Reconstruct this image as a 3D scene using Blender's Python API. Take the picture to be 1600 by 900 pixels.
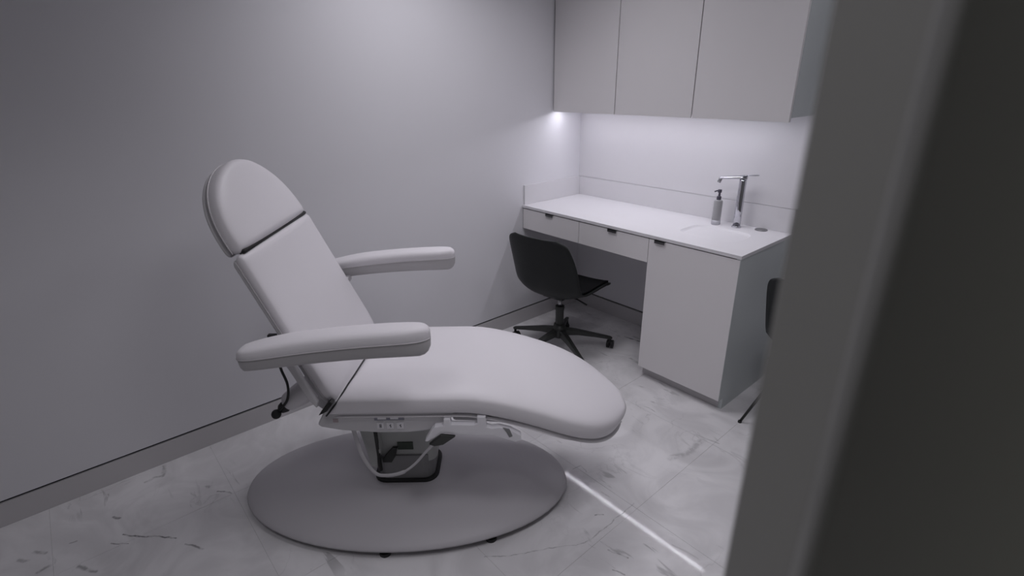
import bpy, bmesh, math, random
from mathutils import Vector, Matrix
random.seed(7)
for o in list(bpy.data.objects): bpy.data.objects.remove(o)
SC = bpy.context.scene
COL = SC.collection

# ------------------------------------------------------------------ camera
cam_d = bpy.data.cameras.new('camera'); cam = bpy.data.objects.new('camera', cam_d); COL.objects.link(cam)
CP = Vector((2.525, -2.8723, 1.6222))
CR = Vector((0.66116, 0.75017, -0.01058)); CU = Vector((-0.27007, 0.25113, 0.92951)); CF = Vector((-0.69995, 0.61170, -0.36864))
M = Matrix.Identity(4)
for i in range(3):
    M[i][0] = CR[i]; M[i][1] = CU[i]; M[i][2] = -CF[i]; M[i][3] = CP[i]
cam.matrix_world = M
cam_d.sensor_width = 36; cam_d.lens = 813.65 * 36 / 1600
cam_d.clip_start = 0.02
cam_d.dof.use_dof = True; cam_d.dof.focus_distance = 2.4; cam_d.dof.aperture_fstop = 3.4
SC.camera = cam

# ------------------------------------------------------------------ world, exposure
w = bpy.data.worlds.new('world'); SC.world = w; w.use_nodes = True
bg = w.node_tree.nodes['Background']; bg.inputs[0].default_value = (0.80, 0.80, 0.85, 1); bg.inputs[1].default_value = 0.02
SC.view_settings.view_transform = 'Standard'; SC.view_settings.look = 'None'
SC.view_settings.gamma = 1.0; SC.view_settings.use_curve_mapping = False
SC.view_settings.exposure = 0.0

def area(name, loc, size, size_y, power, color, rot=(0, 0, 0), spread=180):
    l = bpy.data.lights.new(name, 'AREA'); l.shape = 'RECTANGLE'; l.size = size; l.size_y = size_y
    l.energy = power; l.color = color; l.spread = math.radians(spread)
    o = bpy.data.objects.new(name, l); o.location = loc; o.rotation_euler = rot; COL.objects.link(o); return o
LC = (0.965, 0.94, 1.0)
area('ceiling_fill_wall', (0.60, -1.50, 2.60), 0.5, 0.5, 5.2, LC, spread=125)  # unseen ceiling fills, places and powers fitted to balance the brightness
area('ceiling_fill_desk', (0.80, -0.95, 2.60), 0.5, 0.5, 2.2, LC, spread=125)
area('ceiling_fill_basin', (2.1, -0.9, 2.60), 0.5, 0.5, 3.5, LC)
area('ceiling_fill_middle', (2.2, -2.0, 2.60), 0.5, 0.5, 5.0, LC, spread=130)
area('ceiling_fill_entrance', (2.1, -3.2, 2.60), 0.5, 0.5, 4.2, LC, spread=125)
area('corridor_fill', (3.5, -3.0, 2.4), 0.5, 0.5, 5.6, (1.0, 0.99, 0.95))  # added lamp with no known source, lifts the door leaf and its edge
STRIP = 36.0      # radiance of the LED strip under the wall cabinets

# ------------------------------------------------------------------ materials
def mat(name, col, rough=0.5, metal=0.0, spec=0.5, noise=0.0, nscale=20, bump=0.0, bscale=200, coat=0.0, trans=0.0):
    m = bpy.data.materials.new(name); m.use_nodes = True; nt = m.node_tree; b = nt.nodes['Principled BSDF']
    b.inputs['Base Color'].default_value = (*col, 1); b.inputs['Roughness'].default_value = rough
    b.inputs['Metallic'].default_value = metal; b.inputs['Specular IOR Level'].default_value = spec
    b.inputs['Coat Weight'].default_value = coat; b.inputs['Transmission Weight'].default_value = trans
    tc = nt.nodes.new('ShaderNodeTexCoord')
    if noise:
        n = nt.nodes.new('ShaderNodeTexNoise'); n.inputs['Scale'].default_value = nscale; n.inputs['Detail'].default_value = 4
        nt.links.new(tc.outputs['Object'], n.inputs['Vector'])
        mx = nt.nodes.new('ShaderNodeMix'); mx.data_type = 'RGBA'
        mx.inputs['A'].default_value = (*[c * (1 - noise) for c in col], 1); mx.inputs['B'].default_value = (*[min(1, c * (1 + noise)) for c in col], 1)
        nt.links.new(n.outputs['Fac'], mx.inputs['Factor']); nt.links.new(mx.outputs['Result'], b.inputs['Base Color'])
    if bump:
        n = nt.nodes.new('ShaderNodeTexNoise'); n.inputs['Scale'].default_value = bscale; n.inputs['Detail'].default_value = 3
        nt.links.new(tc.outputs['Object'], n.inputs['Vector'])
        bp = nt.nodes.new('ShaderNodeBump'); bp.inputs['Strength'].default_value = bump; bp.inputs['Distance'].default_value = 0.001
        nt.links.new(n.outputs['Fac'], bp.inputs['Height']); nt.links.new(bp.outputs['Normal'], b.inputs['Normal'])
    return m
def emit(name, col, s):
    m = bpy.data.materials.new(name); m.use_nodes = True; nt = m.node_tree; b = nt.nodes['Principled BSDF']
    b.inputs['Base Color'].default_value = (0.8, 0.8, 0.8, 1); b.inputs['Emission Color'].default_value = (*col, 1); b.inputs['Emission Strength'].default_value = s
    return m
MW = mat('white_wall_paint', (0.78, 0.775, 0.81), 0.6, spec=0.3, noise=0.015, nscale=2.5, bump=0.08, bscale=60)
MCEIL = mat('ceiling_paint', (0.6, 0.6, 0.61), 0.7, spec=0.2, noise=0.02, nscale=3)
MDIM = mat('dimmed_wall_grey', (0.28, 0.28, 0.275), 0.6, spec=0.3, noise=0.02, nscale=3)  # unseen walls, kept dark to cut bounce light
MSKIRT = mat('skirting_paint', (0.60, 0.585, 0.60), 0.5, spec=0.3, noise=0.02, nscale=6)
MGAP = mat('gap_shade_black', (0.03, 0.03, 0.033), 0.8, noise=0.05)  # black standing in for shade inside narrow gaps and creases
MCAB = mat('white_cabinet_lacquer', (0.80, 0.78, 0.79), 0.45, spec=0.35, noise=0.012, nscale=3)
MSIDE = mat('shaded_side_panel_lacquer', (0.58, 0.62, 0.625), 0.35, spec=0.4, noise=0.02, nscale=3)  # greyer copy of the cabinet lacquer, side shade put into the colour
MTOP = mat('white_worktop', (0.76, 0.75, 0.775), 0.4, spec=0.3, noise=0.01, nscale=8)
MSPL = mat('white_backsplash', (0.76, 0.75, 0.775), 0.5, spec=0.3, noise=0.01, nscale=4)
MTAB = mat('dark_metal_tab_pull', (0.10, 0.10, 0.105), 0.35, metal=0.6, noise=0.05)
MVIN = mat('white_vinyl_upholstery', (0.73, 0.71, 0.74), 0.45, spec=0.35, noise=0.012, nscale=5, bump=0.15, bscale=420)
MPIPE = mat('grey_seam_piping', (0.62, 0.60, 0.62), 0.5, noise=0.03)
MSHELL = mat('light_grey_plastic_shell', (0.60, 0.59, 0.61), 0.4, spec=0.4, noise=0.015, nscale=8)
MARM = mat('shaded_armrest_shell', (0.50, 0.49, 0.50), 0.45, spec=0.3, noise=0.02, nscale=8)  # greyer than the other shells, underside shade put into the colour
MFRAME = mat('white_plastic_frame', (0.58, 0.57, 0.58), 0.4, noise=0.02)
MDISC = mat('grey_base_cover', (0.50, 0.485, 0.51), 0.45, spec=0.35, noise=0.03, nscale=4)
MCOLD = mat('dark_grey_column', (0.22, 0.22, 0.225), 0.45, noise=0.04)
MCOLL = mat('pale_grey_column', (0.44, 0.45, 0.44), 0.45, noise=0.04)
MBLK = mat('black_rubber', (0.012, 0.012, 0.013), 0.6, noise=0.1)
MBLK2 = mat('black_chair_shell_plastic', (0.016, 0.018, 0.018), 0.5, spec=0.3, noise=0.1, bump=0.1)
MBLK3 = mat('black_seat_fabric', (0.008, 0.008, 0.009), 0.85, spec=0.15, noise=0.15, nscale=60)
MLEG = mat('dark_grey_metal_leg', (0.045, 0.047, 0.045), 0.4, metal=0.4, noise=0.05)
MCHR = mat('chrome', (0.62, 0.62, 0.66), 0.09, metal=1.0, noise=0.01)
MSTEEL = mat('brushed_steel', (0.35, 0.35, 0.36), 0.3, metal=1.0, noise=0.04, nscale=40)
MGREEN = mat('dark_green_label', (0.03, 0.045, 0.03), 0.4, noise=0.1)
MBTN = mat('white_button', (0.72, 0.71, 0.74), 0.4, noise=0.02)
MSYM = mat('printed_dark_symbol', (0.07, 0.07, 0.09), 0.5, noise=0.05)
MSTRIPG = mat('blue_grey_label_strip', (0.22, 0.22, 0.27), 0.4, noise=0.05)
MSOAP = mat('frosted_grey_bottle', (0.36, 0.36, 0.37), 0.3, noise=0.05, nscale=30)
MSOAPL = mat('clear_grey_bottle_base', (0.50, 0.50, 0.54), 0.25, noise=0.05, nscale=30)
MPUMP = mat('dark_pump_plastic', (0.07, 0.065, 0.09), 0.3, noise=0.05)
MDOOR = mat('grey_door_paint', (0.26, 0.26, 0.245), 0.4, spec=0.4, noise=0.05, nscale=3)
MSTRIPD = mat('door_edge_highlight', (0.34, 0.34, 0.33), 0.3, metal=0.3, noise=0.04)  # paler satin tone stands in for a highlight on the rounded edge
MLED = emit('led_strip_glow', (0.93, 0.91, 1.0), STRIP)
MPANEL = emit('lit_fill_panel', (0.97, 0.95, 1.0), 0.4)  # glow for the added ceiling fill panels
MALU = mat('aluminium_channel', (0.5, 0.5, 0.5), 0.4, metal=0.8, noise=0.03)

VEINS = [(0.368, -3.01, 0.414, -2.968, 0.0053, 0.8), (0.414, -2.968, 0.464, -2.912, 0.0052, 0.8), (0.464, -2.912, 0.522, -2.858, 0.0051, 0.8), (0.388, -3.047, 0.433, -2.997, 0.0039, 0.6), (0.581, -2.837, 0.65, -2.791, 0.0062, 0.6), (0.361, -2.672, 0.409, -2.631, 0.0053, 0.7), (0.084, -2.893, 0.079, -2.864, 0.0115, 0.45), (0.079, -2.864, 0.094, -2.829, 0.0115, 0.45), (0.094, -2.829, 0.017, -2.809, 0.0116, 0.45), (0.233, -3.027, 0.257, -3.01, 0.0069, 0.6), (0.24, -3.268, 0.276, -3.241, 0.0111, 0.4), (0.249, -3.313, 0.276, -3.287, 0.0111, 0.35), (1.386, -2.026, 1.449, -1.947, 0.0034, 0.4), (1.449, -1.947, 1.534, -1.798, 0.0034, 0.4), (1.534, -1.798, 1.592, -1.702, 0.0035, 0.4), (1.592, -1.702, 1.596, -1.594, 0.0035, 0.4), (1.596, -1.594, 1.595, -1.407, 0.0036, 0.4), (1.527, -1.569, 1.549, -1.545, 0.0045, 0.6), (1.669, -1.665, 1.739, -1.641, 0.0043, 0.55), (1.735, -1.718, 1.776, -1.706, 0.0042, 0.5), (1.154, -1.44, 1.201, -1.466, 0.0062, 0.6), (1.287, -1.44, 1.296, -1.394, 0.0037, 0.35), (1.296, -1.394, 1.341, -1.411, 0.0037, 0.35), (1.54, -1.052, 1.574, -0.962, 0.0235, 0.3), (1.574, -0.962, 1.571, -0.826, 0.0242, 0.3), (0.641, -0.213, 0.773, -0.193, 0.0107, 0.75), (0.43, -3.152, 0.501, -3.105, 0.0104, 0.5), (0.361, -3.261, 0.356, -3.234, 0.0134, 0.5), (0.282, -3.147, 0.277, -3.166, 0.0055, 0.4), (0.849, -0.428, 0.986, -0.453, 0.0164, 0.35), (0.671, -1.065, 0.746, -0.983, 0.009, 0.2)]
def marble():
    m = bpy.data.materials.new('veined_marble_tile'); m.use_nodes = True; nt = m.node_tree; N = nt.nodes; L = nt.links
    b = N['Principled BSDF']; b.inputs['Roughness'].default_value = 0.055; b.inputs['Specular IOR Level'].default_value = 0.22
    geo = N.new('ShaderNodeNewGeometry')
    def mth(op, a, b_=None, clamp=False):
        n = N.new('ShaderNodeMath'); n.operation = op; n.use_clamp = clamp
        for i, x in enumerate([a, b_]):
            if x is None: continue
            if isinstance(x, (int, float)): n.inputs[i].default_value = x
            else: L.new(x, n.inputs[i])
        return n.outputs[0]
    def vm(op, a, b_=None, scale=None):
        n = N.new('ShaderNodeVectorMath'); n.operation = op
        for i, x in enumerate([a, b_]):
            if x is None: continue
            if isinstance(x, tuple): n.inputs[i].default_value = x
            else: L.new(x, n.inputs[i])
        if scale is not None: L.new(scale, n.inputs['Scale'])
        return n
    def noise(vec, sc, det, dist=0.0):
        n = N.new('ShaderNodeTexNoise'); n.inputs['Scale'].default_value = sc; n.inputs['Detail'].default_value = det; n.inputs['Distortion'].default_value = dist
        L.new(vec, n.inputs['Vector']); return n
    def ramp(x, p0, p1, v0, v1):
        n = N.new('ShaderNodeMapRange'); n.interpolation_type = 'SMOOTHSTEP'
        n.inputs[1].default_value = p0; n.inputs[2].default_value = p1; n.inputs[3].default_value = v0; n.inputs[4].default_value = v1
        L.new(x, n.inputs[0]); return n.outputs[0]
    pos = geo.outputs['Position']
    # warped position for the explicit veins
    wn = noise(pos, 22, 3); wv = vm('SUBTRACT', wn.outputs['Color'], (0.5, 0.5, 0.5))
    ws = vm('MULTIPLY', wv.outputs[0], (0.022, 0.022, 0)); wp = vm('ADD', pos, ws.outputs[0]).outputs[0]
    wp = vm('MULTIPLY', wp, (1, 1, 0)).outputs[0]
    acc = None
    for ax, ay, bx, by, wd, s in VEINS:
        dx, dy = bx - ax, by - ay; LL = dx * dx + dy * dy
        pa = vm('SUBTRACT', wp, (ax, ay, 0)).outputs[0]
        t = mth('MULTIPLY', vm('DOT_PRODUCT', pa, (dx, dy, 0)).outputs['Value'], 1 / LL, True)
        q = N.new('ShaderNodeVectorMath'); q.operation = 'SCALE'; q.inputs[0].default_value = (dx, dy, 0); L.new(t, q.inputs['Scale'])
        d = vm('DISTANCE', pa, q.outputs[0]).outputs['Value']
        v = ramp(d, wd * 0.15, wd, s, 0.0)
        acc = v if acc is None else mth('MAXIMUM', acc, v)
    brk = ramp(noise(pos, 30, 2).outputs['Fac'], 0.38, 0.55, 0.35, 1.0)
    acc = mth('MULTIPLY', acc, brk)
    # soft cloudy mottling and short stretched streaks along the run of the stone
    rot = N.new('ShaderNodeMapping'); rot.inputs['Rotation'].default_value = (0, 0, -math.radians(47)); rot.inputs['Scale'].default_value = (1, 4.5, 1); L.new(pos, rot.inputs['Vector'])
    st = ramp(noise(rot.outputs[0], 5.5, 4, 0.6).outputs['Fac'], 0.615, 0.70, 0.0, 0.35)
    msk = ramp(noise(pos, 2.2, 1).outputs['Fac'], 0.42, 0.62, 0.0, 1.0)
    st = mth('MULTIPLY', st, msk)
    fine = noise(pos, 3.5, 6, 1.5).outputs['Fac']
    thin = mth('ABSOLUTE', mth('SUBTRACT', noise(pos, 2.3, 5, 0.8).outputs['Fac'], 0.5))
    thin = mth('MULTIPLY', ramp(thin, 0.0, 0.009, 0.13, 0.0), msk)
    tot = mth('ADD', mth('MAXIMUM', mth('MAXIMUM', acc, st), thin), 0.0, True)
    mx = N.new('ShaderNodeMix'); mx.data_type = 'RGBA'
    base = N.new('ShaderNodeMix'); base.data_type = 'RGBA'; L.new(ramp(fine, 0.35, 0.65, 0, 1), base.inputs['Factor'])
    base.inputs['A'].default_value = (0.66, 0.65, 0.665, 1); base.inputs['B'].default_value = (0.78, 0.77, 0.785, 1)
    L.new(tot, mx.inputs['Factor']); L.new(base.outputs['Result'], mx.inputs['A']); mx.inputs['B'].default_value = (0.05, 0.05, 0.055, 1)
    L.new(mx.outputs['Result'], b.inputs['Base Color'])
    return m
MMAR = marble()
MGROUT = mat('grout', (0.50, 0.495, 0.50), 0.8, noise=0.05)

# ------------------------------------------------------------------ mesh helpers
def obj(name, bm, m, parent=None, smooth=False, bevel=0.0, segs=2, autos=False):
    bmesh.ops.recalc_face_normals(bm, faces=bm.faces[:])
    me = bpy.data.meshes.new(name); bm.to_mesh(me); bm.free()
    for mm in (m if isinstance(m, (list, tuple)) else [m]): me.materials.append(mm)
    if smooth:
        for p in me.polygons: p.use_smooth = True
    o = bpy.data.objects.new(name, me); COL.objects.link(o)
    if parent: o.parent = parent
    if bevel:
        md = o.modifiers.new('bevel', 'BEVEL'); md.width = bevel; md.segments = segs; md.limit_method = 'ANGLE'; md.angle_limit = math.radians(40)
    return o
def box(bm, x0, x1, y0, y1, z0, z1):
    vs = [bm.verts.new(p) for p in [(x0, y0, z0), (x1, y0, z0), (x1, y1, z0), (x0, y1, z0), (x0, y0, z1), (x1, y0, z1), (x1, y1, z1), (x0, y1, z1)]]
    for f in [(0, 1, 2, 3), (4, 5, 6, 7), (0, 1, 5, 4), (1, 2, 6, 5), (2, 3, 7, 6), (3, 0, 4, 7)]: bm.faces.new([vs[i] for i in f])
    return bm
def bx(*a): return box(bmesh.new(), *a)
def rings(bm, rs, closed=True, cap=True):
    V = [[bm.verts.new(p) for p in r] for r in rs]; n = len(rs[0])
    for a, b in zip(V, V[1:]):
        for i in range(n if closed else n - 1):
            j = (i + 1) % n; bm.faces.new((a[i], a[j], b[j], b[i]))
    if cap:
        bm.faces.new(V[0]); bm.faces.new(V[-1])
    return bm
def tube(bm, pts, r, n=10, flat=None):
    pts = [Vector(p) for p in pts]; rs = []; k = len(pts); prev = None
    for i, p in enumerate(pts):
        t = (pts[min(i + 1, k - 1)] - pts[max(i - 1, 0)]).normalized()
        if prev is None:
            a = t.orthogonal().normalized() if flat is None else (Vector(flat) - t * t.dot(Vector(flat))).normalized()
        else: a = (prev - t * t.dot(prev)).normalized()
        prev = a; b = t.cross(a); rr = r[i] if isinstance(r, (list, tuple)) else r
        ra, rb = rr if isinstance(rr, (list, tuple)) else (rr, rr)
        rs.append([p + a * ra * math.cos(2 * math.pi * j / n) + b * rb * math.sin(2 * math.pi * j / n) for j in range(n)])
    return rings(bm, rs)
def smooth_path(pts, n=6):
    P = [Vector(p) for p in pts]; out = []
    for i in range(len(P) - 1):
        p0 = P[max(i - 1, 0)]; p1 = P[i]; p2 = P[i + 1]; p3 = P[min(i + 2, len(P) - 1)]
        for k in range(n):
            t = k / n
            out.append(0.5 * ((2 * p1) + (p2 - p0) * t + (2 * p0 - 5 * p1 + 4 * p2 - p3) * t * t + (3 * p1 - p0 - 3 * p2 + p3) * t ** 3))
    out.append(P[-1]); return out
def lathe(bm, prof, c=(0, 0, 0), n=32):
    return rings(bm, [[(c[0] + r * math.cos(2 * math.pi * j / n), c[1] + r * math.sin(2 * math.pi * j / n), c[2] + z) for j in range(n)] for r, z in prof])
def prism(bm, pts, axis, a, b):
    # pts in the plane left over by axis ('y': (x,z), 'z': (x,y), 'x': (y,z))
    f = {'y': lambda p, t: (p[0], t, p[1]), 'z': lambda p, t: (p[0], p[1], t), 'x': lambda p, t: (t, p[0], p[1])}[axis]
    return rings(bm, [[f(p, a) for p in pts], [f(p, b) for p in pts]])
def empty(name, loc, label=None, cat=None, rz=0.0, group=None):
    o = bpy.data.objects.new(name, None); COL.objects.link(o); o.location = loc; o.rotation_euler = (0, 0, rz); o.empty_display_size = 0.1
    tag(o, label, cat, group); return o
def tag(o, label=None, cat=None, group=None):
    if label: o['label'] = label
    if cat: o['category'] = cat
    if group: o['group'] = group
    return o
def struct(o): o['kind'] = 'structure'; return o
def sp(x, e): return math.copysign(abs(x) ** e, x)

# ------------------------------------------------------------------ the room
RX, FY, CZ = 2.86, -4.4, 2.62
H, D, UD, UZ, W = 0.859, 0.563, 0.297, 1.436, 1.5
fl = struct(obj('floor', bx(-0.1, 4.2, FY - 0.1, 0.1, -0.08, -0.0012), MGROUT))
ys = [0.0, -0.22]
while ys[-1] > FY: ys.append(max(FY, ys[-1] - 0.6))
xs = [0.0, 0.42, 1.02, 1.62, 2.22, 2.86]
g = 0.0005
for i in range(len(xs) - 1):
    for j in range(len(ys) - 1):
        obj('tile', bx(xs[i] + g, xs[i + 1] - g, ys[j + 1] + g, ys[j] - g, -0.0012, 0.0), MMAR, fl)
wl = struct(obj('wall_left', bx(-0.12, 0.0, FY, 0.0, 0.115, CZ), MW))
obj('recess', bx(-0.12, -0.014, FY, 0.0, 0.0, 0.115), MGAP, wl)  # black lining carries the shade of the wall gap
struct(obj('baseboard_left', bx(-0.012, 0.0, FY, 0.0, 0.0, 0.103), MSKIRT))
wb = struct(obj('wall_back', bx(-0.12, RX + 0.12, 0.0, 0.12, 0.115, CZ), MW))
obj('recess', bx(-0.12, RX + 0.12, 0.014, 0.12, 0.0, 0.115), MGAP, wb)
struct(obj('baseboard_back', bx(0.0, RX, 0.0, 0.012, 0.0, 0.103), MSKIRT))
bm = bmesh.new(); box(bm, RX, RX + 0.12, -1.62, 0.0, 0, CZ); box(bm, RX, RX + 0.12, FY, -2.74, 0, CZ); box(bm, RX, RX + 0.12, -2.74, -1.62, 2.15, CZ)
struct(obj('wall_right', bm, MDIM))
struct(obj('wall_front', bx(-0.12, RX + 0.12, FY - 0.12, FY, 0, CZ), MDIM))
struct(obj('ceiling', bx(-0.12, 4.2, FY - 0.12, 0.12, CZ, CZ + 0.1), MCEIL))
struct(obj('wall_corridor', bx(4.1, 4.2, FY, 0, 0, CZ), MDIM))
bs = struct(obj('trim_1', bx(0.0, W + 0.012, -0.0125, 0.0, 0.9885, UZ + 0.02), MSPL))   # splash panel behind the worktop
# added panels out of the frame, bodies for the fitted ceiling fills
for lx, ly, hw_, lab in ((0.60, -1.50, 0.25, 'added square ceiling fill panel nearest the long left wall'), (0.80, -0.95, 0.20, 'added square ceiling fill panel nearest the wall cabinets'), (2.1, -0.9, 0.25, 'added square ceiling fill panel above the slim black chair'), (2.2, -2.0, 0.25, 'added square ceiling fill panel beside the door leaf'), (2.1, -3.2, 0.25, 'added square ceiling fill panel nearest the front wall')):
    cl = empty('ceiling_fill_panel', (lx, ly, CZ), lab, 'lamp')
    for a in (-1, 1):
        obj('frame', bx(-hw_ - 0.03, hw_ + 0.03, min(a * hw_, a * (hw_ + 0.03)), max(a * hw_, a * (hw_ + 0.03)), -0.015, -0.0005), MALU, cl)
        obj('frame', bx(min(a * hw_, a * (hw_ + 0.03)), max(a * hw_, a * (hw_ + 0.03)), -hw_, hw_, -0.015, -0.0005), MALU, cl)
    obj('diffuser', bx(-hw_, hw_, -hw_, hw_, -0.010, -0.001), MPANEL, cl)

# door leaf close to the camera, seen edge on
k = 0.55
dl = Vector((0.34, 0.94, 0)).normalized(); dn = Vector((-0.94, 0.34, 0)).normalized()
E2 = Vector((CP.x, CP.y, 0)) + Vector((-0.090, 0.440, 0)) * k
th = 0.0885 * k
dr = struct(empty('door_1', (E2.x, E2.y, 0.0), rz=math.atan2(dl.y, dl.x)))   # local x runs along the leaf, local +y is its thickness
def rr_outline(x0, x1, y0, y1, r, n=5, corners=(1, 1, 1, 1)):
    out = []
    for (cx, cy, a0, on) in ((x1 - r, y1 - r, 0, corners[0]), (x0 + r, y1 - r, 90, corners[1]), (x0 + r, y0 + r, 180, corners[2]), (x1 - r, y0 + r, 270, corners[3])):
        for i in range(n + 1):
            a = math.radians(a0 + 90 * i / n); out.append((cx + r * math.cos(a), cy + r * math.sin(a)))
    return out
obj('door_leaf', prism(bmesh.new(), rr_outline(0.0, 1.0, 0.0, th, 0.0035), 'z', 0.008, 2.13), MDOOR, dr, smooth=False)
obj('edge_highlight', prism(bmesh.new(), rr_outline(-0.0014, 0.009, -0.0014, 0.008, 0.005), 'z', 0.008, 2.13), MSTRIPD, dr)  # strip added to carry the bright highlight along the leaf edge
for hz in (0.25, 1.05, 1.85):
    obj('hinge', lathe(bmesh.new(), [(0.008, -0.05), (0.008, 0.05)], (1.008, th / 2, hz), 12), MSTEEL, dr)

# ------------------------------------------------------------------ wall cabinets
for i in range(3):
    lab = ['white wall cabinet touching the left wall, leftmost of the three', 'white wall cabinet between its two neighbours, middle of the three', 'white wall cabinet above the basin, rightmost with exposed side in painted shade'][i]
    c = empty('wall_cabinet', (0.006 + i * 0.5, 0, UZ), lab, 'cabinet', group='wall cabinets over the worktop')
    x1 = 0.5 if i < 2 else W - 1.006
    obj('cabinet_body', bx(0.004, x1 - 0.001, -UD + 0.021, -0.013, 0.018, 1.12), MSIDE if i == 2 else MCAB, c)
    obj('door', bx(0.004 if i else 0.005, x1 - 0.0015, -UD, -UD + 0.019, 0.0, 1.12), MCAB, c, bevel=0.0008, segs=1)
tag(obj('cabinet_gap_shade', bx(0.0005, 0.005, -UD + 0.018, -0.013, UZ + 0.004, UZ + 1.12), MGAP), 'narrow dark strip standing for gap shade between the left wall and the wall cabinets', 'gap shade')  # dark strip put in for the shade of the gap beside the cabinets
ls = empty('light_strip', (0.0, -0.248, UZ + 0.0135), 'glowing light strip fixed under the front of the wall cabinets', 'lamp')
obj('channel', bx(0.03, 1.44, -0.016, 0.016, -0.006, 0.0035), MALU, ls)
obj('diffuser', bx(0.035, 1.435, -0.007, 0.007, -0.0075, -0.0055), MLED, ls)

# ------------------------------------------------------------------ desk units below the worktop
def tab(x, parent, y=-D):
    bm = bmesh.new()
    box(bm, x - 0.03, x + 0.03, y - 0.010, y + 0.018, 0.8368, 0.8398)      # lip lying on the front
    box(bm, x - 0.03, x + 0.03, y - 0.010, y - 0.0075, 0.8235, 0.8398)      # turned-down grip
    return obj('tab_pull', bm, MTAB, parent)
for i in range(2):
    x0, x1 = (0.006, 0.4985) if i == 0 else (0.5015, 0.995)
    c = empty('drawer_unit', (0, 0, 0), ['white hanging drawer unit beside the left wall', 'white hanging drawer unit next to the tall cupboard'][i], 'drawer unit', group='hanging drawers under the worktop')
    bm = bmesh.new(); box(bm, x0, x1, -D + 0.021, -0.02, 0.712, 0.722); box(bm, x0, x0 + 0.012, -D + 0.021, -0.02, 0.722, 0.836); box(bm, x1 - 0.012, x1, -D + 0.021, -0.02, 0.722, 0.836); box(bm, x0 + 0.012, x1 - 0.012, -0.032, -0.02, 0.722, 0.836)
    obj('carcass', bm, MCAB, c)
    d = obj('drawer', bx(x0, x1, -D, -D + 0.019, 0.703, 0.8365), MCAB, c, bevel=0.0008, segs=1)
    tab(0.2525 if i == 0 else 0.752, d)
c = empty('base_cabinet', (0, 0, 0), 'white floor-standing cupboard with plain door under the basin', 'cabinet')
bm = bmesh.new(); box(bm, 0.998, 1.012, -D + 0.021, -0.013, 0.066, 0.842); box(bm, 1.012, 1.48, -D + 0.021, -0.013, 0.066, 0.082); box(bm, 1.012, 1.48, -0.025, -0.013, 0.082, 0.842)
obj('carcass', bm, MCAB, c)
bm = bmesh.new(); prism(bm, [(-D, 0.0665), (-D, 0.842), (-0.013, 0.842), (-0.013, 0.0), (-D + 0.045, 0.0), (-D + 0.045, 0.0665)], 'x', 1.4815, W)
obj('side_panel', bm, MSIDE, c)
obj('plinth', bx(1.0, 1.481, -D + 0.045, -D + 0.06, 0.0, 0.065), MSKIRT, c)
d = obj('door', bx(0.9985, W - 0.001, -D - 0.001, -D + 0.019, 0.0665, 0.8365), MCAB, c, bevel=0.0008, segs=1)
tab(1.066, d, -D - 0.001)

# ------------------------------------------------------------------ worktop with upstand and moulded basin
wt = empty('worktop', (0, 0, 0), 'long white worktop with moulded basin spanning drawers and cupboard', 'worktop')
bcx, bcy, bhx, bhy = 1.215, -0.285, 0.165, 0.125
n = 64
bm = bmesh.new()
X0, X1, Y0, Y1 = 0.001, W + 0.004, -D - 0.004, -0.001
def sq(a, hx, hy, e=0.5): return (bcx + hx * sp(math.cos(a), e), bcy + hy * sp(math.sin(a), e))
def onrect(a):
    dx, dy = math.cos(a), math.sin(a); ts = []
    if dx > 1e-9: ts.append((X1 - bcx) / dx)
    if dx < -1e-9: ts.append((X0 - bcx) / dx)
    if dy > 1e-9: ts.append((Y1 - bcy) / dy)
    if dy < -1e-9: ts.append((Y0 - bcy) / dy)
    t = min(ts); return (bcx + dx * t, bcy + dy * t)
ang = sorted([2 * math.pi * i / n for i in range(n)] + [math.atan2(y - bcy, x - bcx) % (2 * math.pi) for x in (X0, X1) for y in (Y0, Y1)])
outer = [onrect(a) for a in ang]
def basin_ring(s, z): return [(*sq(a, bhx * s, bhy * s), z) for a in ang]
rs = [[(x, y, H - 0.0165) for x, y in outer], [(x, y, H) for x, y in outer], basin_ring(1.0, H), basin_ring(0.985, H - 0.0015), basin_ring(0.96, H - 0.005), basin_ring(0.9, H - 0.010), basin_ring(0.6, H - 0.0135), basin_ring(0.1, H - 0.015)]
rings(bm, rs)
obj('worktop_slab', bm, MTOP, wt)
obj('worktop_gap_shade', box(box(bmesh.new(), 0.004, 0.998, -D + 0.010, -D + 0.019, 0.8385, 0.8422), 0.998, W - 0.006, -D + 0.010, -D + 0.019, 0.8385, 0.8422), MGAP, wt)  # black strip standing in for shade under the worktop edge
struct(obj('trim_2', bx(0.012, W, -0.016, -0.0127, H + 0.0005, 0.987), MTOP))
struct(obj('trim_3', bx(0.0005, 0.011, -D + 0.01, -0.0127, H + 0.0005, 0.987), MTOP))

# tap
tp = empty('basin_mixer_tap', (1.236, -0.093, H), 'tall chrome mixer tap with a thin spout behind the basin', 'tap')
obj('base', lathe(bmesh.new(), [(0.0, 0.0), (0.026, 0.0), (0.026, 0.006), (0.021, 0.008), (0.021, 0.011)], (0, 0, 0), 32), MCHR, tp, smooth=True, bevel=0.001)
obj('column', lathe(bmesh.new(), [(0.0205, 0.008), (0.0195, 0.1), (0.0185, 0.255), (0.0175, 0.262), (0.0, 0.262)], (0, 0, 0), 32), MCHR, tp, smooth=True)
sdir = Vector((-0.115, -0.035, 0)).normalized()
spt = obj('spout', tube(bmesh.new(), [sdir * -0.02 + Vector((0, 0, 0.272)), sdir * 0.02 + Vector((0, 0, 0.272)), sdir * 0.11 + Vector((0, 0, 0.264)), sdir * 0.122 + Vector((0, 0, 0.258))], [(0.016, 0.010), (0.016, 0.010), (0.012, 0.007), (0.010, 0.007)], 14, flat=(-sdir.y, sdir.x, 0)), MCHR, tp, smooth=True)
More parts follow.
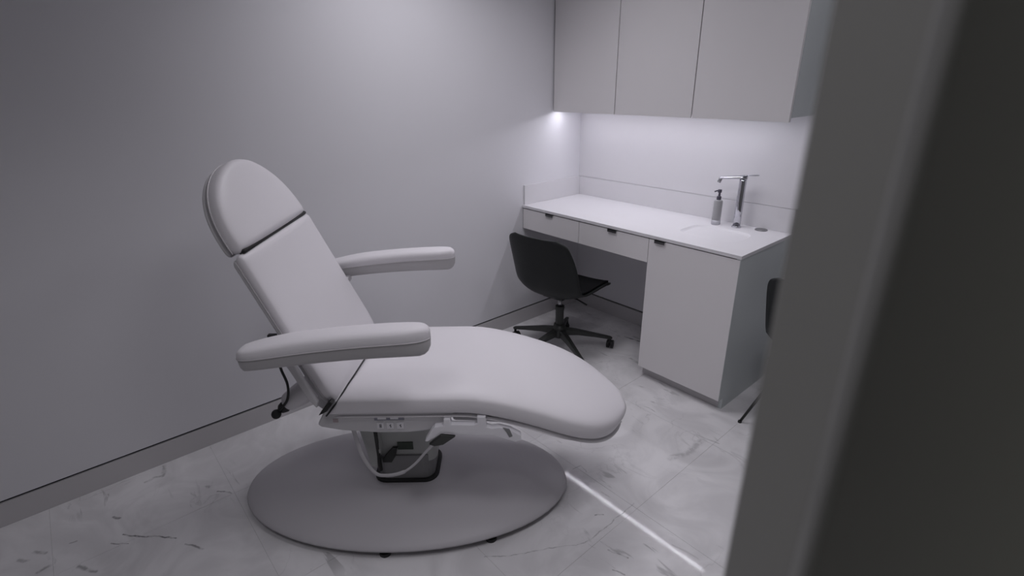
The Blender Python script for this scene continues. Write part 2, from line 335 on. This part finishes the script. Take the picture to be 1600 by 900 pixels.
obj('aerator', tube(bmesh.new(), [sdir * 0.114 + Vector((0, 0, 0.262)), sdir * 0.122 + Vector((0, 0, 0.238))], 0.0095, 14), MSTEEL, spt, smooth=True)
obj('lever', tube(bmesh.new(), [sdir * 0.018 + Vector((0, 0, 0.280)), sdir * -0.02 + Vector((0, 0, 0.286)), sdir * -0.075 + Vector((0, 0, 0.290))], [(0.014, 0.004), (0.012, 0.004), (0.007, 0.003)], 12, flat=(-sdir.y, sdir.x, 0)), MCHR, tp, smooth=True)

# soap dispenser
s_ = empty('soap_dispenser', (1.124, -0.112, H), 'grey soap bottle with dark pump head left of the tap', 'soap dispenser')
obj('bottle', lathe(bmesh.new(), [(0.0, 0.026), (0.0235, 0.026), (0.0235, 0.13), (0.021, 0.138), (0.012, 0.140)], (0, 0, 0), 28), MSOAP, s_, smooth=True, bevel=0.001)
obj('bottle_foot', lathe(bmesh.new(), [(0.0, 0.0), (0.0235, 0.0), (0.0245, 0.003), (0.0240, 0.026), (0.0, 0.026)], (0, 0, 0), 28), MSOAPL, s_, smooth=True)
pm = obj('pump', lathe(bmesh.new(), [(0.0, 0.138), (0.0125, 0.138), (0.0125, 0.158), (0.006, 0.160), (0.006, 0.178), (0.0105, 0.180), (0.0105, 0.196), (0.0, 0.197)], (0, 0, 0), 20), MPUMP, s_, smooth=True, bevel=0.001)
obj('nozzle', tube(bmesh.new(), [(0, 0, 0.189), (-0.012, -0.012, 0.189), (-0.02, -0.02, 0.184)], 0.004, 8), MPUMP, pm, smooth=True)
# flat ring on the worktop
gr = empty('worktop_grommet', (1.356, -0.052, H + 0.0006), 'flat dark grey oval cap right of the tap', 'grommet')
obj('rim', lathe(bmesh.new(), [(0.027, 0.0), (0.033, 0.0), (0.032, 0.0025), (0.028, 0.003), (0.027, 0.0)], (0, 0, 0), 32), MSTEEL, gr, smooth=True)
obj('cap', lathe(bmesh.new(), [(0.0, 0.0), (0.0268, 0.0), (0.0268, 0.002), (0.0, 0.002)], (0, 0, 0), 32), MSTEEL, gr)

# ------------------------------------------------------------------ treatment chair
TH = math.radians(49)
tc = empty('treatment_chair', (0.887, -2.04, 0), 'large white reclined treatment chair with padded arms on an oval grey base', 'treatment chair', rz=TH)
def section(w, t, n=40, e=0.5):
    return [(w * sp(math.cos(2 * math.pi * j / n), e), t / 2 * sp(math.sin(2 * math.pi * j / n), e)) for j in range(n)]
def endround(d, r): return 1.0 if d >= r else math.sqrt(max(0.0, 1 - (1 - d / r) ** 2))
# seat with foot part in one cushion
Wd, u0, ut, nn, mm, z0, sl, us, T = 0.285, 0.551, 0.895, 3.03, 1.30, 0.648, 0.469, 0.278, 0.104
def sw(u):
    kk = min(1, max(0, (u - u0) / (ut - u0))); return Wd * max(0.0, 1 - kk ** nn) ** (1 / mm)
def szt(u): return z0 - sl * max(0, u - us) ** 1.5
def sslope(u): return -sl * 1.5 * max(0, u - us) ** 0.5
def us_list(a):
    out = [a + 0.0005, a + 0.006, a + 0.014, a + 0.025, a + 0.04] + [a + 0.04 + (u0 - a - 0.04) * i / 14 for i in range(1, 15)]
    out += [u0 + (ut - u0) * math.sin(math.pi / 2 * i / 22) for i in range(1, 23)]
    return out
def cushion(dz0, dz1, shrink, name, m, e=0.5, a=-0.165, dome=0.0, rear=0.03):
    rs = []
    for u in us_list(a):
        wv = max(0.002, sw(u) - shrink); t = (dz1 - dz0); er = endround(u - a, rear); ef = min(1.0, (wv / 0.10)) ** 0.45
        zc = szt(u) + (dz0 + dz1) / 2; s = sslope(u); ln = math.hypot(1, s); r = []
        for v, z in section(wv * (1 - 0.05 * (1 - er)), t * er * ef, 44, e):
            fz = z / t + 0.5; zz = z + dome * max(0, fz - 0.5) * 2 * (1 - (v / max(wv, .01)) ** 2)
            rearfac = max(0, 1 - (u - a) / 0.5); du = (-0.055 * (1 - fz) - 0.05 * (abs(v) / Wd) ** 2 + 0.05) * rearfac
            r.append((u + du - zz * s / ln, v, zc + zz / ln))
        rs.append(r)
    return obj(name, rings(bmesh.new(), rs), m, tc, smooth=True)
sc = cushion(-0.102, 0.0, 0.0, 'seat_cushion', MVIN, dome=0.006)
cushion(-0.113, -0.092, 0.020, 'seat_board', MSHELL, e=0.35)
def outline_pts(dz, off):
    left = []
    for u in us_list(-0.165)[3:]:
        s = sslope(u); ln = math.hypot(1, s); left.append((u - dz * s / ln - 0.03 * max(0, 1 - (u + .165) / .5), max(0.0, sw(u) + off), szt(u) + dz / ln))
    return [(p[0], -p[1], p[2]) for p in left] + [p for p in reversed(left[:-1])]
obj('piping', tube(bmesh.new(), outline_pts(-0.094, -0.006), 0.0014, 6), MPIPE, sc, smooth=True)

# black tube standing in for shade in the crease where back meets seat
half = [(-0.107, 0.0, 0.6505), (-0.111, 0.05, 0.6505), (-0.118, 0.15, 0.6495), (-0.125, 0.21, 0.6465), (-0.133, 0.255, 0.638), (-0.148, 0.281, 0.618), (-0.168, 0.288, 0.592), (-0.188, 0.288, 0.568)]
sp_ = [(u, -v, z) for u, v, z in reversed(half[1:])] + half
obj('seat_crease_shade', tube(bmesh.new(), smooth_path(sp_, 4), 0.0030, 6), MGAP, sc, smooth=True)

# backrest and headrest
def board(name, m, uo, zo, phi, L_, wf, T_, off0=0.0, e=0.5, r0=0.02, r1=0.02, parent=None, ks=None, dome=0.0):
    rs = []; ks = ks or [0.001, 0.01, 0.025, 0.05] + [0.05 + 0.9 * i / 16 for i in range(1, 16)] + [0.95, 0.975, 0.99, 0.999]
    for q in ks:
        s = q * L_; wv = max(0.002, wf(q)); er = min(endround(s, r0), endround(L_ - s, r1)); ef = min(1.0, wv / 0.10) ** 0.45; r = []
        for v, nz in section(wv * (1 - 0.06 * (1 - er)), T_ * er * ef, 44, e):
            nl = -T_ / 2 - off0 + nz + dome * max(0, nz / T_) * 2 * (1 - (v / wv) ** 2)
            r.append((uo - s * math.sin(phi) + nl * math.cos(phi), v, zo + s * math.cos(phi) + nl * math.sin(phi)))
        rs.append(r)
    return obj(name, rings(bmesh.new(), rs), m, parent or tc, smooth=True)
PHI = 0.403
bu, bz, BL = -0.160, 0.691, 0.498
ext = 0.135
bu2, bz2 = bu + ext * math.sin(PHI), bz - ext * math.cos(PHI)
def bwf(q):
    s = q * (BL + ext); return 0.297 - 0.016 * max(0, (s - ext) / BL) - 0.10 * max(0, 1 - s / 0.13) ** 2
bk = board('backrest_cushion', MVIN, bu2, bz2, PHI, BL + ext, bwf, 0.054, dome=0.008, r0=0.03, r1=0.018)
board('backrest_shell', MSHELL, bu2, bz2, PHI, BL + ext - 0.01, lambda q: bwf(q) - 0.010, 0.018, off0=0.046, e=0.4)
hu, hz_ = bu - (BL + 0.006) * math.sin(PHI), bz + (BL + 0.006) * math.cos(PHI)
HK = [0.001, 0.012, 0.03, 0.06, 0.1, 0.16, 0.23, 0.3, 0.37, 0.44] + [0.44 + 0.56 * math.sin(math.pi / 2 * i / 16) for i in range(1, 17)]
def hwf(q): return 0.265 * max(0.0, 1 - q ** 2.54) ** (1 / 1.69)
hd = board('headrest_cushion', MVIN, hu + 0.008, hz_, 0.453, 0.268, hwf, 0.074, dome=0.008, r0=0.026, r1=0.0001, ks=HK)
board('headrest_shell', MSHELL, hu + 0.008, hz_ + 0.002, 0.453, 0.262, lambda q: hwf(q) * 0.965, 0.016, off0=0.066, e=0.4, ks=HK, r1=0.0001)
def edge_path(uo, zo, phi, L_, wf, off, ks):
    side = []
    for q in ks:
        s = q * L_; side.append((uo - s * math.sin(phi) - off * math.cos(phi), wf(q), zo + s * math.cos(phi) - off * math.sin(phi)))
    return [(p[0], -p[1], p[2]) for p in side] + [p for p in reversed(side)]
obj('piping', tube(bmesh.new(), edge_path(hu + 0.008, hz_, 0.453, 0.268, lambda q: hwf(q) + 0.0, 0.050, HK[2:]), 0.0018, 6), MPIPE, hd, smooth=True)
KB = [0.02 + 0.96 * i / 20 for i in range(21)]
obj('piping', tube(bmesh.new(), edge_path(bu2, bz2, PHI, BL + ext, lambda q: bwf(q) - 0.001, 0.040, KB)[:21], 0.0016, 6), MPIPE, bk, smooth=True)
obj('piping', tube(bmesh.new(), edge_path(bu2, bz2, PHI, BL + ext, lambda q: bwf(q) - 0.001, 0.040, KB)[21:], 0.0016, 6), MPIPE, bk, smooth=True)
jc = Vector((hu, 0, hz_)); jn = Vector((math.cos(PHI), 0, math.sin(PHI))); jt = Vector((-math.sin(PHI), 0, math.cos(PHI)))
obj('headrest_gap_shade', tube(bmesh.new(), [jc - jn * 0.018 + Vector((0, v, 0)) - jt * 0.002 for v in (-0.255, -0.1, 0.1, 0.255)], [(0.012, 0.008)] * 4, 12, flat=tuple(jn)), MBLK, tc, smooth=True)  # black strip put in for the shade in the gap below the headrest

# armrests
def armrest(side):
    vc = 0.385 * side; ua, ub = -0.375, 0.205; Lr = ub - ua; n_ = 26
    us_ = [ua + Lr * (1 - math.cos(math.pi * i / n_)) / 2 for i in range(n_ + 1)]
    def hw(u):
        q = (u - ua) / Lr; x = 2 * q - 1
        return (0.047 + 0.006 * (1 - q)) * max(0.0, 1 - abs(x) ** 7) ** (1 / 2.4)
    def seam(u):
        q = (u - ua) / Lr; return 0.872 + 0.052 * q - 0.012 * (2 * q - 1) ** 2 + 0.006
    def off(u): return vc + side * 0.012 * (1 - (u - ua) / Lr)
    def build(lo, hi, e, shr):
        rs = []
        for u in us_:
            q = (u - ua) / Lr; w_ = max(0.002, hw(u) - shr); ef = min(1.0, w_ / 0.035) ** 0.6
            a, b = lo(q) * ef, hi(q) * ef * (0.62 + 0.38 * min(1, q / 0.3) ** 0.7); r = []
            for j in range(32):
                cth, sth = sp(math.cos(2 * math.pi * j / 32), e), sp(math.sin(2 * math.pi * j / 32), e)
                r.append((u, off(u) + w_ * cth * (1 - (0.28 * max(0, -sth) if a > 0.02 else 0)), seam(u) + ((b * sth) if sth > 0 else (abs(a) * sth))))
            rs.append(r)
        return rings(bmesh.new(), rs)
    ar = obj('armrest', build(lambda q: -0.004, lambda q: 0.037, 0.62, 0.0), MVIN, tc, smooth=True)
    obj('armrest_shell', build(lambda q: 0.050 + 0.010 * q, lambda q: 0.002, 0.42, 0.0005), MARM, ar, smooth=True)
    pp = [(u, off(u) - hw(u) * 1.0, seam(u) - 0.002) for u in us_[1:-1]] + [(u, off(u) + hw(u), seam(u) - 0.002) for u in reversed(us_[1:-1])]
    obj('piping', tube(bmesh.new(), pp + [pp[0]], 0.0016, 6), MPIPE, ar, smooth=True)
    bm = bmesh.new(); prism(bm, [(-0.310, 0.845), (-0.272, 0.845), (-0.236, 0.74), (-0.197, 0.64), (-0.205, 0.615), (-0.228, 0.65), (-0.268, 0.75)], 'y', side * 0.298, side * 0.315)
    box(bm, -0.305, -0.255, min(side * 0.315, side * 0.38), max(side * 0.315, side * 0.38), 0.815, 0.845)
    obj('armrest_bracket', bm, MSHELL, tc, bevel=0.006, segs=3)
armrest(-1); armrest(1)

# under-seat housing, keypad, column
prof = [(-0.200, 0.578), (-0.236, 0.512), (-0.223, 0.502), (-0.15, 0.486), (-0.02, 0.475), (0.08, 0.475), (0.15, 0.482), (0.205, 0.502), (0.235, 0.540), (0.25, 0.565), (0.25, 0.578)]
hs = obj('mechanism_housing', prism(bmesh.new(), prof, 'y', -0.262, 0.262), MSHELL, tc, bevel=0.008, segs=3)
obj('leg_support', prism(bmesh.new(), [(0.235, 0.575), (0.235, 0.505), (0.33, 0.500), (0.43, 0.490), (0.50, 0.492), (0.48, 0.525), (0.40, 0.548)], 'y', -0.238, 0.238), MSHELL, tc, bevel=0.01, segs=3)
ys_ = -0.2625
obj('keypad_label', bx(-0.034, 0.070, ys_ - 0.002, ys_ + 0.002, 0.5305, 0.5475), MSTRIPG, hs, bevel=0.0008)
kl = [o for o in COL.objects if o.name.startswith('keypad_label')][0]
kl['label'] = 'blue grey label strip with pale print'
for a, b in ((-0.022, 0.008), (0.022, 0.05)):
    obj('label_print', bx(a, b, ys_ - 0.0028, ys_ - 0.0019, 0.535, 0.543), MBTN, hs)
for i, cx in enumerate((-0.014, 0.020, 0.055)):
    bt = obj('button', bx(cx - 0.012, cx + 0.012, ys_ - 0.004, ys_ + 0.001, 0.4965, 0.5205), MBTN, hs)
    bm = bmesh.new()
    if i == 0:
        for z in (0.5055, 0.5125):
            for a in range(8):
                a0, a1 = a * math.pi / 4, (a + 1) * math.pi / 4
                q = [bm.verts.new((cx + rr * math.cos(t), ys_ - 0.0045, z + rr * math.sin(t))) for rr, t in ((0.0042, a0), (0.0042, a1), (0.0018, a1), (0.0018, a0))]; bm.faces.new(q)
    else:
        prism(bm, [(cx + a_, b_ + 0.0125) for a_, b_ in ((0.001, 0.503), (-0.003, 0.498), (0.0005, 0.494), (-0.0005, 0.490), (0.003, 0.490), (0.0035, 0.495), (0.001, 0.498), (0.004, 0.502))], 'y', ys_ - 0.0046, ys_ - 0.0042)
    obj('symbol', bm, MSYM, hs)
obj('red_indicator', bx(-0.178, -0.160, ys_ - 0.0012, ys_ + 0.001, 0.524, 0.538), mat('dull_red_mark', (0.42, 0.35, 0.37), 0.5, noise=0.05), hs)

cm = obj('lift_column', prism(bmesh.new(), rr_outline(-0.128, 0.138, -0.082, 0.082, 0.04, 6), 'z', 0.20, 0.465), MCOLL, tc, bevel=0.002)
obj('lower_sleeve', prism(bmesh.new(), rr_outline(-0.105, 0.125, -0.090, 0.090, 0.045, 6), 'z', 0.09, 0.235), MCOLD, tc, bevel=0.002)
obj('column_gasket', prism(bmesh.new(), rr_outline(-0.122, 0.140, -0.104, 0.104, 0.055, 6), 'z', 0.08, 0.124), MBLK, tc, bevel=0.004)
bm = bmesh.new(); prism(bm, [(-0.155, 0.462), (-0.085, 0.462), (-0.07, 0.28), (-0.09, 0.20), (-0.115, 0.21)], 'y', -0.125, -0.07)
obj('cable_cover', bm, MCOLL, tc, bevel=0.01, segs=3)
obj('piston_rod', tube(bmesh.new(), [(-0.085, -0.118, 0.462), (-0.080, -0.118, 0.19)], 0.0085, 10), MLEG, tc, smooth=True)
obj('recess_shade', prism(bmesh.new(), [(-0.075, 0.205), (-0.073, 0.225), (-0.03, 0.275), (-0.012, 0.275), (-0.022, 0.235), (-0.04, 0.205)], 'y', -0.0925, -0.081), MLEG, tc)  # dark plate standing in for shade inside the column opening
pl = obj('rating_plate', bx(-0.012, 0.050, -0.086, -0.081, 0.262, 0.296), MGREEN, cm); pl['label'] = 'small dark green rating plate'
obj('cable_loop', tube(bmesh.new(), smooth_path([(-0.150, -0.17, 0.455), (-0.125, -0.175, 0.31), (-0.085, -0.175, 0.225), (-0.035, -0.175, 0.212), (0.025, -0.175, 0.228), (0.075, -0.18, 0.272), (0.125, -0.20, 0.345), (0.19, -0.24, 0.44)], 6), [(0.010, 0.004)] * 25 + [(0.006, 0.003)] * 18, 10, flat=(0, 0, 1)), MSHELL, tc, smooth=True)

# hand control in its holder under the foot part
hh = obj('control_holder', prism(bmesh.new(), [(0.165, 0.502), (0.178, 0.517), (0.208, 0.522), (0.210, 0.548), (0.232, 0.548), (0.236, 0.526), (0.315, 0.524), (0.325, 0.530), (0.325, 0.556), (0.355, 0.556), (0.357, 0.515), (0.375, 0.508), (0.40, 0.512), (0.44, 0.500), (0.475, 0.478), (0.478, 0.455), (0.455, 0.450), (0.38, 0.478), (0.24, 0.487), (0.21, 0.492), (0.150, 0.455), (0.140, 0.458)], 'y', -0.288, -0.262), mat('white_control_bracket', (0.82, 0.81, 0.85), 0.35, noise=0.02), tc, bevel=0.003, segs=2)
obj('control_pad', prism(bmesh.new(), [(0.155, 0.452), (0.198, 0.490), (0.250, 0.484), (0.205, 0.450), (0.175, 0.444)], 'y', -0.300, -0.2855), MLEG, hh, bevel=0.003)
obj('control_clip', prism(bmesh.new(), [(0.412, 0.512), (0.436, 0.506), (0.447, 0.475), (0.435, 0.470), (0.425, 0.492)], 'y', -0.290, -0.2855), MCOLD, hh, bevel=0.002)
obj('mount_slot', bx(0.36, 0.40, -0.262, -0.24, 0.54, 0.553), MBLK, tc)
obj('mount_slot', bx(0.19, 0.26, -0.246, -0.236, 0.535, 0.552), MBLK, tc)

# recline motor and cables behind the back
obj('recline_motor', tube(bmesh.new(), [(-0.200, -0.20, 0.672), (-0.25, -0.20, 0.638), (-0.31, -0.20, 0.596), (-0.350, -0.20, 0.569), (-0.356, -0.20, 0.565)], [0.036, 0.044, 0.040, 0.033, 0.027], 22), MVIN, tc, smooth=True)
obj('motor_cap', tube(bmesh.new(), [(-0.345, -0.215, 0.568), (-0.358, -0.215, 0.560), (-0.372, -0.215, 0.551), (-0.382, -0.215, 0.545)], [0.012, 0.022, 0.018, 0.008], 14), MBLK, tc, smooth=True)
obj('motor_arm', prism(bmesh.new(), [(-0.235, 0.70), (-0.20, 0.62), (-0.20, 0.56), (-0.235, 0.52), (-0.27, 0.55), (-0.27, 0.66)], 'y', -0.19, 0.19), MSHELL, tc, bevel=0.01, segs=3)
cb = obj('black_cable', tube(bmesh.new(), smooth_path([(-0.345, -0.235, 0.83), (-0.338, -0.235, 0.73), (-0.325, -0.235, 0.66), (-0.336, -0.238, 0.60), (-0.370, -0.24, 0.56)], 6), 0.0045, 8), MBLK, tc, smooth=True)
bm = bmesh.new(); bmesh.ops.create_uvsphere(bm, u_segments=16, v_segments=10, radius=0.017); bmesh.ops.translate(bm, verts=bm.verts[:], vec=(-0.382, -0.24, 0.545))
obj('plug', bm, MBLK, cb, smooth=True)
obj('cable_clip', bx(-0.326, -0.300, -0.302, -0.288, 0.870, 0.884), MBLK, tc)
obj('hinge_bracket', prism(bmesh.new(), [(-0.205, 0.585), (-0.172, 0.628), (-0.158, 0.640), (-0.150, 0.632), (-0.175, 0.600)], 'y', -0.312, -0.285), MBLK, tc, bevel=0.003)

# oval base
def oval(a, b, z, e=1.0, n=72): return [(a * sp(math.cos(2 * math.pi * j / n), e), b * sp(math.sin(2 * math.pi * j / n), e), z) for j in range(n)]
rs = [oval(0.668, 0.367, 0.030), oval(0.675, 0.374, 0.034), oval(0.672, 0.371, 0.040), oval(0.655, 0.356, 0.051), oval(0.60, 0.318, 0.070), oval(0.48, 0.26, 0.092), oval(0.34, 0.205, 0.106), oval(0.22, 0.17, 0.112), oval(0.05, 0.05, 0.113)]
obj('base_cover', rings(bmesh.new(), rs), MDISC, tc, smooth=True)
obj('base_plate', rings(bmesh.new(), [oval(0.640, 0.342, 0.014), oval(0.640, 0.342, 0.030)]), MBLK, tc)
for (u, v) in ((-0.03, -0.345), (0.36, -0.285), (-0.46, -0.20), (0.46, 0.20), (-0.40, 0.25), (0.05, 0.33)):
    obj('base_foot', lathe(bmesh.new(), [(0.0, 0.0), (0.022, 0.0), (0.022, 0.014), (0.0, 0.014)], (u, v, 0), 16), MBLK, tc)

# ------------------------------------------------------------------ shell chairs
def shell_grid(zs, shrink=0.0, lift=0.0, tmin=0.0, tmax=1.0, nu=18):
    P = [(0.245, 0.418, 0.185), (0.232, 0.435, 0.215), (0.19, 0.442, 0.228), (0.10, 0.436, 0.235), (0.0, 0.424, 0.236), (-0.09, 0.418, 0.236), (-0.155, 0.435, 0.236), (-0.195, 0.485, 0.235), (-0.215, 0.56, 0.234), (-0.230, 0.64, 0.230), (-0.245, 0.71, 0.222), (-0.258, 0.765, 0.210), (-0.264, 0.795, 0.190), (-0.266, 0.812, 0.150)]
    path = smooth_path(P, 4); nP = len(path); rows = []
    i0, i1 = int(tmin * (nP - 1)), int(tmax * (nP - 1))
    for i in range(i0, i1 + 1):
        p = path[i]; a = path[max(0, i - 1)]; b = path[min(nP - 1, i + 1)]
        t = Vector((0, b.x - a.x, b.y - a.y)).normalized(); nrm = Vector((0, t.z, -t.y))      # towards the sitter
        if nrm.z < -0.01 or (abs(nrm.z) < 0.3 and nrm.y < 0): nrm = -nrm
        q = i / (nP - 1); curl = 0.020 + 0.048 * math.exp(-((q - 0.55) / 0.25) ** 2)
        if q < 0.25: curl *= q / 0.25 * 0.8 + 0.2
        row = []
        for j in range(nu + 1):
            x = -1 + 2 * j / nu; wv = p.z - shrink
            c = Vector((x * wv, p.x, p.y)) + nrm * (curl * abs(x) ** 2.6 + lift)
            row.append(c)
        rows.append(row)
    return rows
def sheet(name, rows, m, parent, thick):
    bm = bmesh.new(); V = [[bm.verts.new(c) for c in r] for r in rows]
    for a, b in zip(V, V[1:]):
        for j in range(len(a) - 1): bm.faces.new((a[j], a[j + 1], b[j + 1], b[j]))
    o = obj(name, bm, m, parent, smooth=True)
    md = o.modifiers.new('thick', 'SOLIDIFY'); md.thickness = thick; md.offset = 0
    return o
dc = empty('desk_chair', (0.47, -0.68, 0), 'black swivel shell chair on five castors under the drawers', 'chair', rz=math.radians(8))
sh = sheet('seat_shell', shell_grid(0), MBLK2, dc, 0.009)
sheet('seat_pad', shell_grid(0, 0.02, 0.009, 0.03, 0.50), MBLK3, dc, 0.010)
obj('seat_plate', bx(-0.07, 0.07, -0.08, 0.08, 0.388, 0.414), MBLK, dc)
obj('gas_lift', lathe(bmesh.new(), [(0.013, 0.28), (0.013, 0.392)], (0, 0, 0), 16), MSTEEL, dc, smooth=True)
obj('column', lathe(bmesh.new(), [(0.026, 0.10), (0.026, 0.285), (0.028, 0.287), (0.028, 0.315), (0.0, 0.316)], (0, 0, 0), 20), MLEG, dc, smooth=True, bevel=0.002)
obj('height_lever', tube(bmesh.new(), [(0.02, 0.0, 0.392), (0.12, 0.01, 0.385), (0.185, 0.02, 0.362)], 0.005, 8), MBLK, dc, smooth=True)
obj('hub', lathe(bmesh.new(), [(0.0, 0.10), (0.042, 0.105), (0.046, 0.15), (0.034, 0.19), (0.0, 0.192)], (0, 0, 0), 20), MLEG, dc, smooth=True)
for i in range(5):
    a = math.radians(52 - 8 + 72 * i); d = Vector((math.cos(a), math.sin(a), 0)); s = Vector((-d.y, d.x, 0))
    rs = []
    for r, zt, zb, hw_ in ((0.02, 0.165, 0.115, 0.022), (0.12, 0.145, 0.110, 0.019), (0.24, 0.112, 0.088, 0.015), (0.335, 0.086, 0.068, 0.012), (0.345, 0.080, 0.070, 0.008)):
        rs.append([d * r + s * hw_ + Vector((0, 0, zt - .006)), d * r + s * hw_ * .6 + Vector((0, 0, zt)), d * r - s * hw_ * .6 + Vector((0, 0, zt)), d * r - s * hw_ + Vector((0, 0, zt - .006)), d * r - s * hw_ * .8 + Vector((0, 0, zb)), d * r + s * hw_ * .8 + Vector((0, 0, zb))])
    obj('leg', rings(bmesh.new(), rs), MLEG, dc)
    p = d * 0.332; ca = a + 1.1 + i * 0.8; t = Vector((math.cos(ca), math.sin(ca), 0)); ax = Vector((-t.y, t.x, 0)); c0 = p + t * 0.012
    bm = bmesh.new()
    for o_ in (-1, 1): tube(bm, [c0 + ax * o_ * 0.004 + Vector((0, 0, 0.027)), c0 + ax * o_ * 0.021 + Vector((0, 0, 0.027))], 0.027, 18)
    tube(bm, [p + Vector((0, 0, 0.04)), p + Vector((0, 0, 0.074))], 0.009, 8)
    obj('castor', bm, MBLK, dc, bevel=0.002)

vc = empty('visitor_chair', (1.885, -0.375, 0), 'black shell chair on slim rod legs right of the cupboard, mostly hidden by the door', 'chair', rz=math.radians(-8))
sheet('seat_shell', shell_grid(0), MBLK2, vc, 0.009)
sheet('seat_pad', shell_grid(0, 0.02, 0.009, 0.03, 0.50), MBLK3, vc, 0.010)
obj('under_frame', bx(-0.13, 0.13, -0.12, 0.12, 0.388, 0.404), MBLK, vc)
for sx in (-1, 1):
    for sy in (-1, 1):
        lg = obj('leg', tube(bmesh.new(), [(sx * 0.11, sy * 0.10, 0.396), (sx * 0.235, sy * 0.215, 0.006)], [0.009, 0.0065], 10), MLEG, vc, smooth=True)
        obj('glide', lathe(bmesh.new(), [(0.0, 0.0), (0.010, 0.0), (0.009, 0.009), (0.0, 0.010)], (sx * 0.236, sy * 0.216, 0), 12), MBLK, lg, smooth=True)
bpy.context.view_layer.update()
